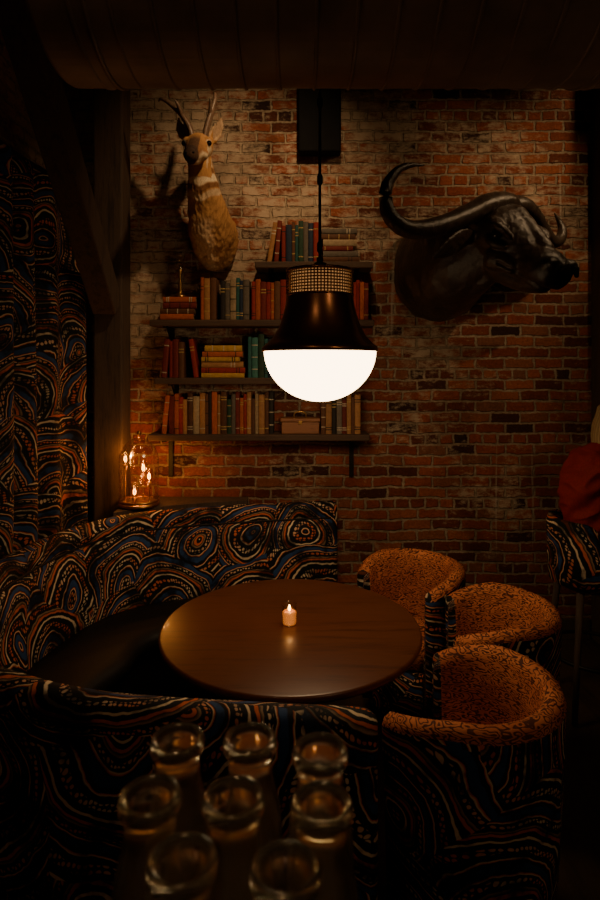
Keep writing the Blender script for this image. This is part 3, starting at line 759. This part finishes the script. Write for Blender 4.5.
    r = Acc(); r.V = [v+(v-Vector((1.2, 3.4, 2.7))).normalized()*.007*mnoise.noise(v*38) for v in H.V]; r.F = H.F
    r.obj("horns", horn.m, e)
    E = Acc()
    for s in (-1, 1): E.ball(tuple(Pt(.130, s*.148, .024)), .031)
    E.obj("eyes", bpy.data.materials["glass_eye"], e)
    N = Acc()
    for s in (-1, 1): N.tube([Pt(.450, s*.058, .040), Pt(.462, s*.078, .012)], [(.020, .015), (.012, .010)], 12, 1)
    N.obj("nostrils", M["black"], e)
buffalo()

# ------------------------------------------------------------------ bar stool + seated woman
def stool():
    c = (1.60, 3.2); e = empty("bar_stool", (c[0], c[1], 0))
    lathe("seat", [(0, .67), (.19, .67), (.21, .685), (.212, .72), (.195, .745), (.15, .752), (0, .755)], (c[0], c[1], 0), M["animal"], 40, e)
    V = []; U = []; F = []; N = 40; R = .225; pr = [(R-.02, .68), (R, .69), (R+.008, .85), (R+.012, 1.0), (R+.002, 1.03), (R-.018, 1.035), (R-.03, 1.02), (R-.034, .9), (R-.04, .7)]
    K = len(pr)
    for i in range(N+1):
        a = math.radians(85+190*i/N); t = abs(i/N-.5)*2; hf = 1-.55*max(0, (t-.55)/.45)**2
        for k, (r, z) in enumerate(pr):
            zz = .68+(z-.68)*hf; V.append((c[0]+r*math.cos(a), c[1]+r*math.sin(a), zz)); U.append((a*R+1.3, z+.4))
    for i in range(N):
        for k in range(K): F.append((i*K+k, i*K+(k+1) % K, (i+1)*K+(k+1) % K, (i+1)*K+k))
    F.append(tuple(range(K))); F.append(tuple(N*K+k for k in range(K)))
    mk("back_rest", V, F, M["agate"], U, parent=e)
    for i, (sx, sy) in enumerate([(-1, -1), (-1, 1), (1, -1), (1, 1)]):
        A = Acc(); A.tube([(c[0]+sx*.13, c[1]+sy*.13, .68), (c[0]+sx*.19, c[1]+sy*.19, .01)], [.02, .014], 12, 1, cap=False, up=(0, 1, 0)); A.obj("leg_%d" % (i+1), M["timber"], e)
    A = Acc(); q = [(c[0]+.235*math.cos(a), c[1]+.235*math.sin(a), .30) for a in [2*pi*k/32 for k in range(33)]]
    A.tube(q, [.010]*33, 10, 1, cap=False); A.obj("foot_ring", M["iron"], e)
stool()
def woman():
    e = empty("seated_woman", (1.6, 3.2, .76)); A = Acc(); Y = 3.2; up = (1, 0, 0)
    A.tube([(1.60, Y, .835), (1.585, Y, .93), (1.565, Y, 1.05), (1.56, Y, 1.17), (1.595, Y, 1.30), (1.665, Y, 1.40)],
           [(.175, .115), (.15, .115), (.135, .115), (.15, .13), (.165, .11), (.09, .07)], 24, 5, up=up)
    A.tube([(1.64, Y, 1.37), (1.69, Y, 1.42), (1.72, Y, 1.47)], [.055, .047, .05], 16, 4, up=up)
    hx = .035; hz = .035
    A.ball((1.715+hx, Y, 1.525+hz), (.092, .076, .105), 24)
    A.tube([(1.75+hx, Y, 1.49+hz), (1.775+hx, Y, 1.455+hz)], [(.05, .045), (.036, .03)], 16, 1, up=up)
    A.tube([(1.80+hx, Y, 1.535+hz), (1.822+hx, Y, 1.508+hz)], [.008, .013], 10, 1, up=up)
    A.tube([(1.800+hx, Y-.018, 1.472+hz), (1.806+hx, Y, 1.472+hz), (1.800+hx, Y+.018, 1.472+hz)], [.006, .009, .006], 8, 3)
    for s in (-1, 1):
        A.ball((1.705+hx, Y+s*.077, 1.515+hz), (.016, .008, .026), 12)
        A.tube([(1.61, Y+s*.11, 1.325), (1.625, Y+s*.185, 1.31), (1.635, Y+s*.215, 1.18), (1.655, Y+s*.225, 1.04)], [.065, .064, .052, .043], 16, 4, up=up)
        A.tube([(1.655, Y+s*.225, 1.04), (1.75, Y+s*.19, .99), (1.86, Y+s*.12, .945)], [.043, .04, .028], 16, 4)
        A.tube([(1.86, Y+s*.12, .945), (1.90, Y+s*.105, .932), (1.935, Y+s*.10, .926)], [(.026, .018), (.037, .016), (.036, .013)], 14, 4)
        for k, (dy, ln) in enumerate([(-.028, .062), (-.0095, .074), (.0095, .078), (.028, .068)]):
            y0 = Y+s*.10-s*dy
            A.tube([(1.935, y0, .927), (1.935+ln*.5, y0-s*dy*.15, .934), (1.935+ln*.85, y0-s*dy*.2, .926), (1.935+ln, y0-s*dy*.2, .915)], [.0085, .0078, .0068, .006], 10, 3)
        A.tube([(1.885, Y+s*.082, .93), (1.915, Y+s*.052, .928), (1.945, Y+s*.042, .922)], [.011, .009, .0075], 10, 3)
        A.tube([(1.60, Y+s*.085, .84), (1.75, Y+s*.10, .85), (1.97, Y+s*.10, .845)], [(.095, .085), (.085, .078), (.062, .062)], 18, 4)
        A.tube([(1.97, Y+s*.10, .845), (1.965, Y+s*.095, .68), (1.90, Y+s*.085, .50), (1.85, Y+s*.08, .385)], [.062, .056, .05, .036], 16, 4, up=up)
        A.tube([(1.82, Y+s*.08, .35), (1.88, Y+s*.082, .345), (1.97, Y+s*.09, .338), (2.02, Y+s*.092, .333)], [(.03, .03), (.036, .032), (.042, .024), (.03, .018)], 14, 4)
    sk = (.45, .22, .13); rd = (.27, .012, .008); jn = (.015, .018, .03); sh = (.02, .012, .01)
    def col(p, n):
        if p.z > 1.425 and p.x > 1.64: 
            if abs(p.z-1.472-hz) < .009 and p.x > 1.795+hx: return (.4, .06, .05)
            return sk
        if p.x > 1.855 and .905 < p.z < .965 and abs(abs(p.y-Y)-.10) < .075: return sk
        if p.z < .395: return sh
        if p.z > .89 and not (p.x > 1.7 and p.z < .925): return rd
        return jn
    def disp(p):
        if not (.92 < p.z < 1.40 and p.x < 1.75): return 0
        q = Vector((p.x*7+p.z*5, p.y*7, p.z*13-p.x*9)); return .022*(1-abs(mnoise.noise(q))*2.4)*.8-.006
    sculpt("body", A, attr_mat("skin_and_clothes", .75, bump=.25), col, .0058, 3, e, disp)
    Hh = Acc(); Hh.ball((1.70+hx, Y, 1.545+hz), (.100, .090, .100), 24)
    Hh.tube([(1.665+hx, Y, 1.56+hz), (1.63+hx, Y, 1.49+hz), (1.60+hx, Y, 1.43+hz), (1.585+hx, Y, 1.38+hz)], [(.088, .07), (.088, .055), (.07, .035), (.04, .015)], 20, 4, up=up)
    for s in (-1, 1): Hh.tube([(1.70+hx, Y+s*.07, 1.57+hz), (1.69+hx, Y+s*.088, 1.50+hz), (1.675+hx, Y+s*.085, 1.44+hz)], [(.022, .05), (.02, .045), (.01, .02)], 12, 4, up=up)
    Hh.V = [Vector((min(v.x, 1.755+hx+max(0, (v.z-1.56-hz))*.25), v.y, v.z)) for v in Hh.V]
    def hc(p, n): return lerp((.30, .20, .09), (.48, .34, .17), .5+.5*math.sin(p.y*300+p.x*60))
    sculpt("hair", Hh, attr_mat("blonde_hair", .5, bump=.6, bscale=(150, 150, 15)), hc, .006, 3, e, lambda p: .008*mnoise.noise(Vector((p.x*55, p.y*55, p.z*7))))
    E = Acc()
    for s in (-1, 1): E.ball((1.79+hx, Y+s*.030, 1.53+hz), .011, 12)
    E.obj("eyes", simple("eye_white", (.5, .45, .4), .2, 0, .1), e)
    I = Acc()
    for s in (-1, 1): I.ball((1.7975+hx, Y+s*.0305, 1.53+hz), .0055, 10)
    I.obj("irises", M["black"], e)
woman()

# ------------------------------------------------------------------ service stand + bottles
e = empty("service_cabinet", (-.2, .44, 0))
box("carcass", (-.48, .33, .0), (.10, .56, 1.27), M["black"], .004, e)
box("top_slab", (-.50, .31, 1.27), (.12, .585, 1.309), M["black"], .006, e)
for i, (x0, x1) in enumerate([(-.46, -.195), (-.185, .08)]): box("door_panel_%d" % i, (x0, .56, .1), (x1, .572, 1.2), M["timber"], .004, e)
gm = NT("bottle_glass"); gm.base((1, .95, .82)); gm.p(.10, 0, .8); gm.b.inputs["Transmission Weight"].default_value = .98; gm.b.inputs["IOR"].default_value = 1.5
outp = [(0, 0), (.026, 0), (.0295, .004), (.030, .02), (.030, .115), (.028, .135), (.0225, .158), (.0205, .170), (.0205, .184), (.0235, .187), (.0250, .191), (.0250, .196), (.0235, .1995), (.0215, .2005)]
inp = [(.0190, .1990), (.0175, .194), (.0170, .185), (.0175, .170), (.0195, .156), (.0255, .132), (.0272, .115), (.0272, .02), (.025, .008), (0, .007)]
for i, (x, y) in enumerate([(-.113, .54), (-.046, .54), (.018, .524), (-.120, .468), (-.053, .4665), (.017, .46), (-.082, .407), (-.010, .40)]):
    lathe("glass_bottle" if i == 0 else "glass_bottle.%03d" % i, outp+inp, (x, y, 1.3095), gm.m, 40)

# ------------------------------------------------------------------ world + camera
w = bpy.data.worlds.new("World"); bpy.context.scene.world = w; w.use_nodes = True
w.node_tree.nodes["Background"].inputs[0].default_value = (1.0, .60, .33, 1); w.node_tree.nodes["Background"].inputs[1].default_value = .026
cam = bpy.data.cameras.new("Camera"); co = bpy.data.objects.new("Camera", cam); C.objects.link(co)
co.location = (0, 0, 1.85); co.rotation_euler = (pi/2, 0, 0)
cam.sensor_width = 36; cam.lens = 23.44; cam.shift_y = -83/900; cam.clip_start = .02
cam.dof.use_dof = True; cam.dof.focus_distance = 3.0; cam.dof.aperture_fstop = 6.3
bpy.context.scene.camera = co
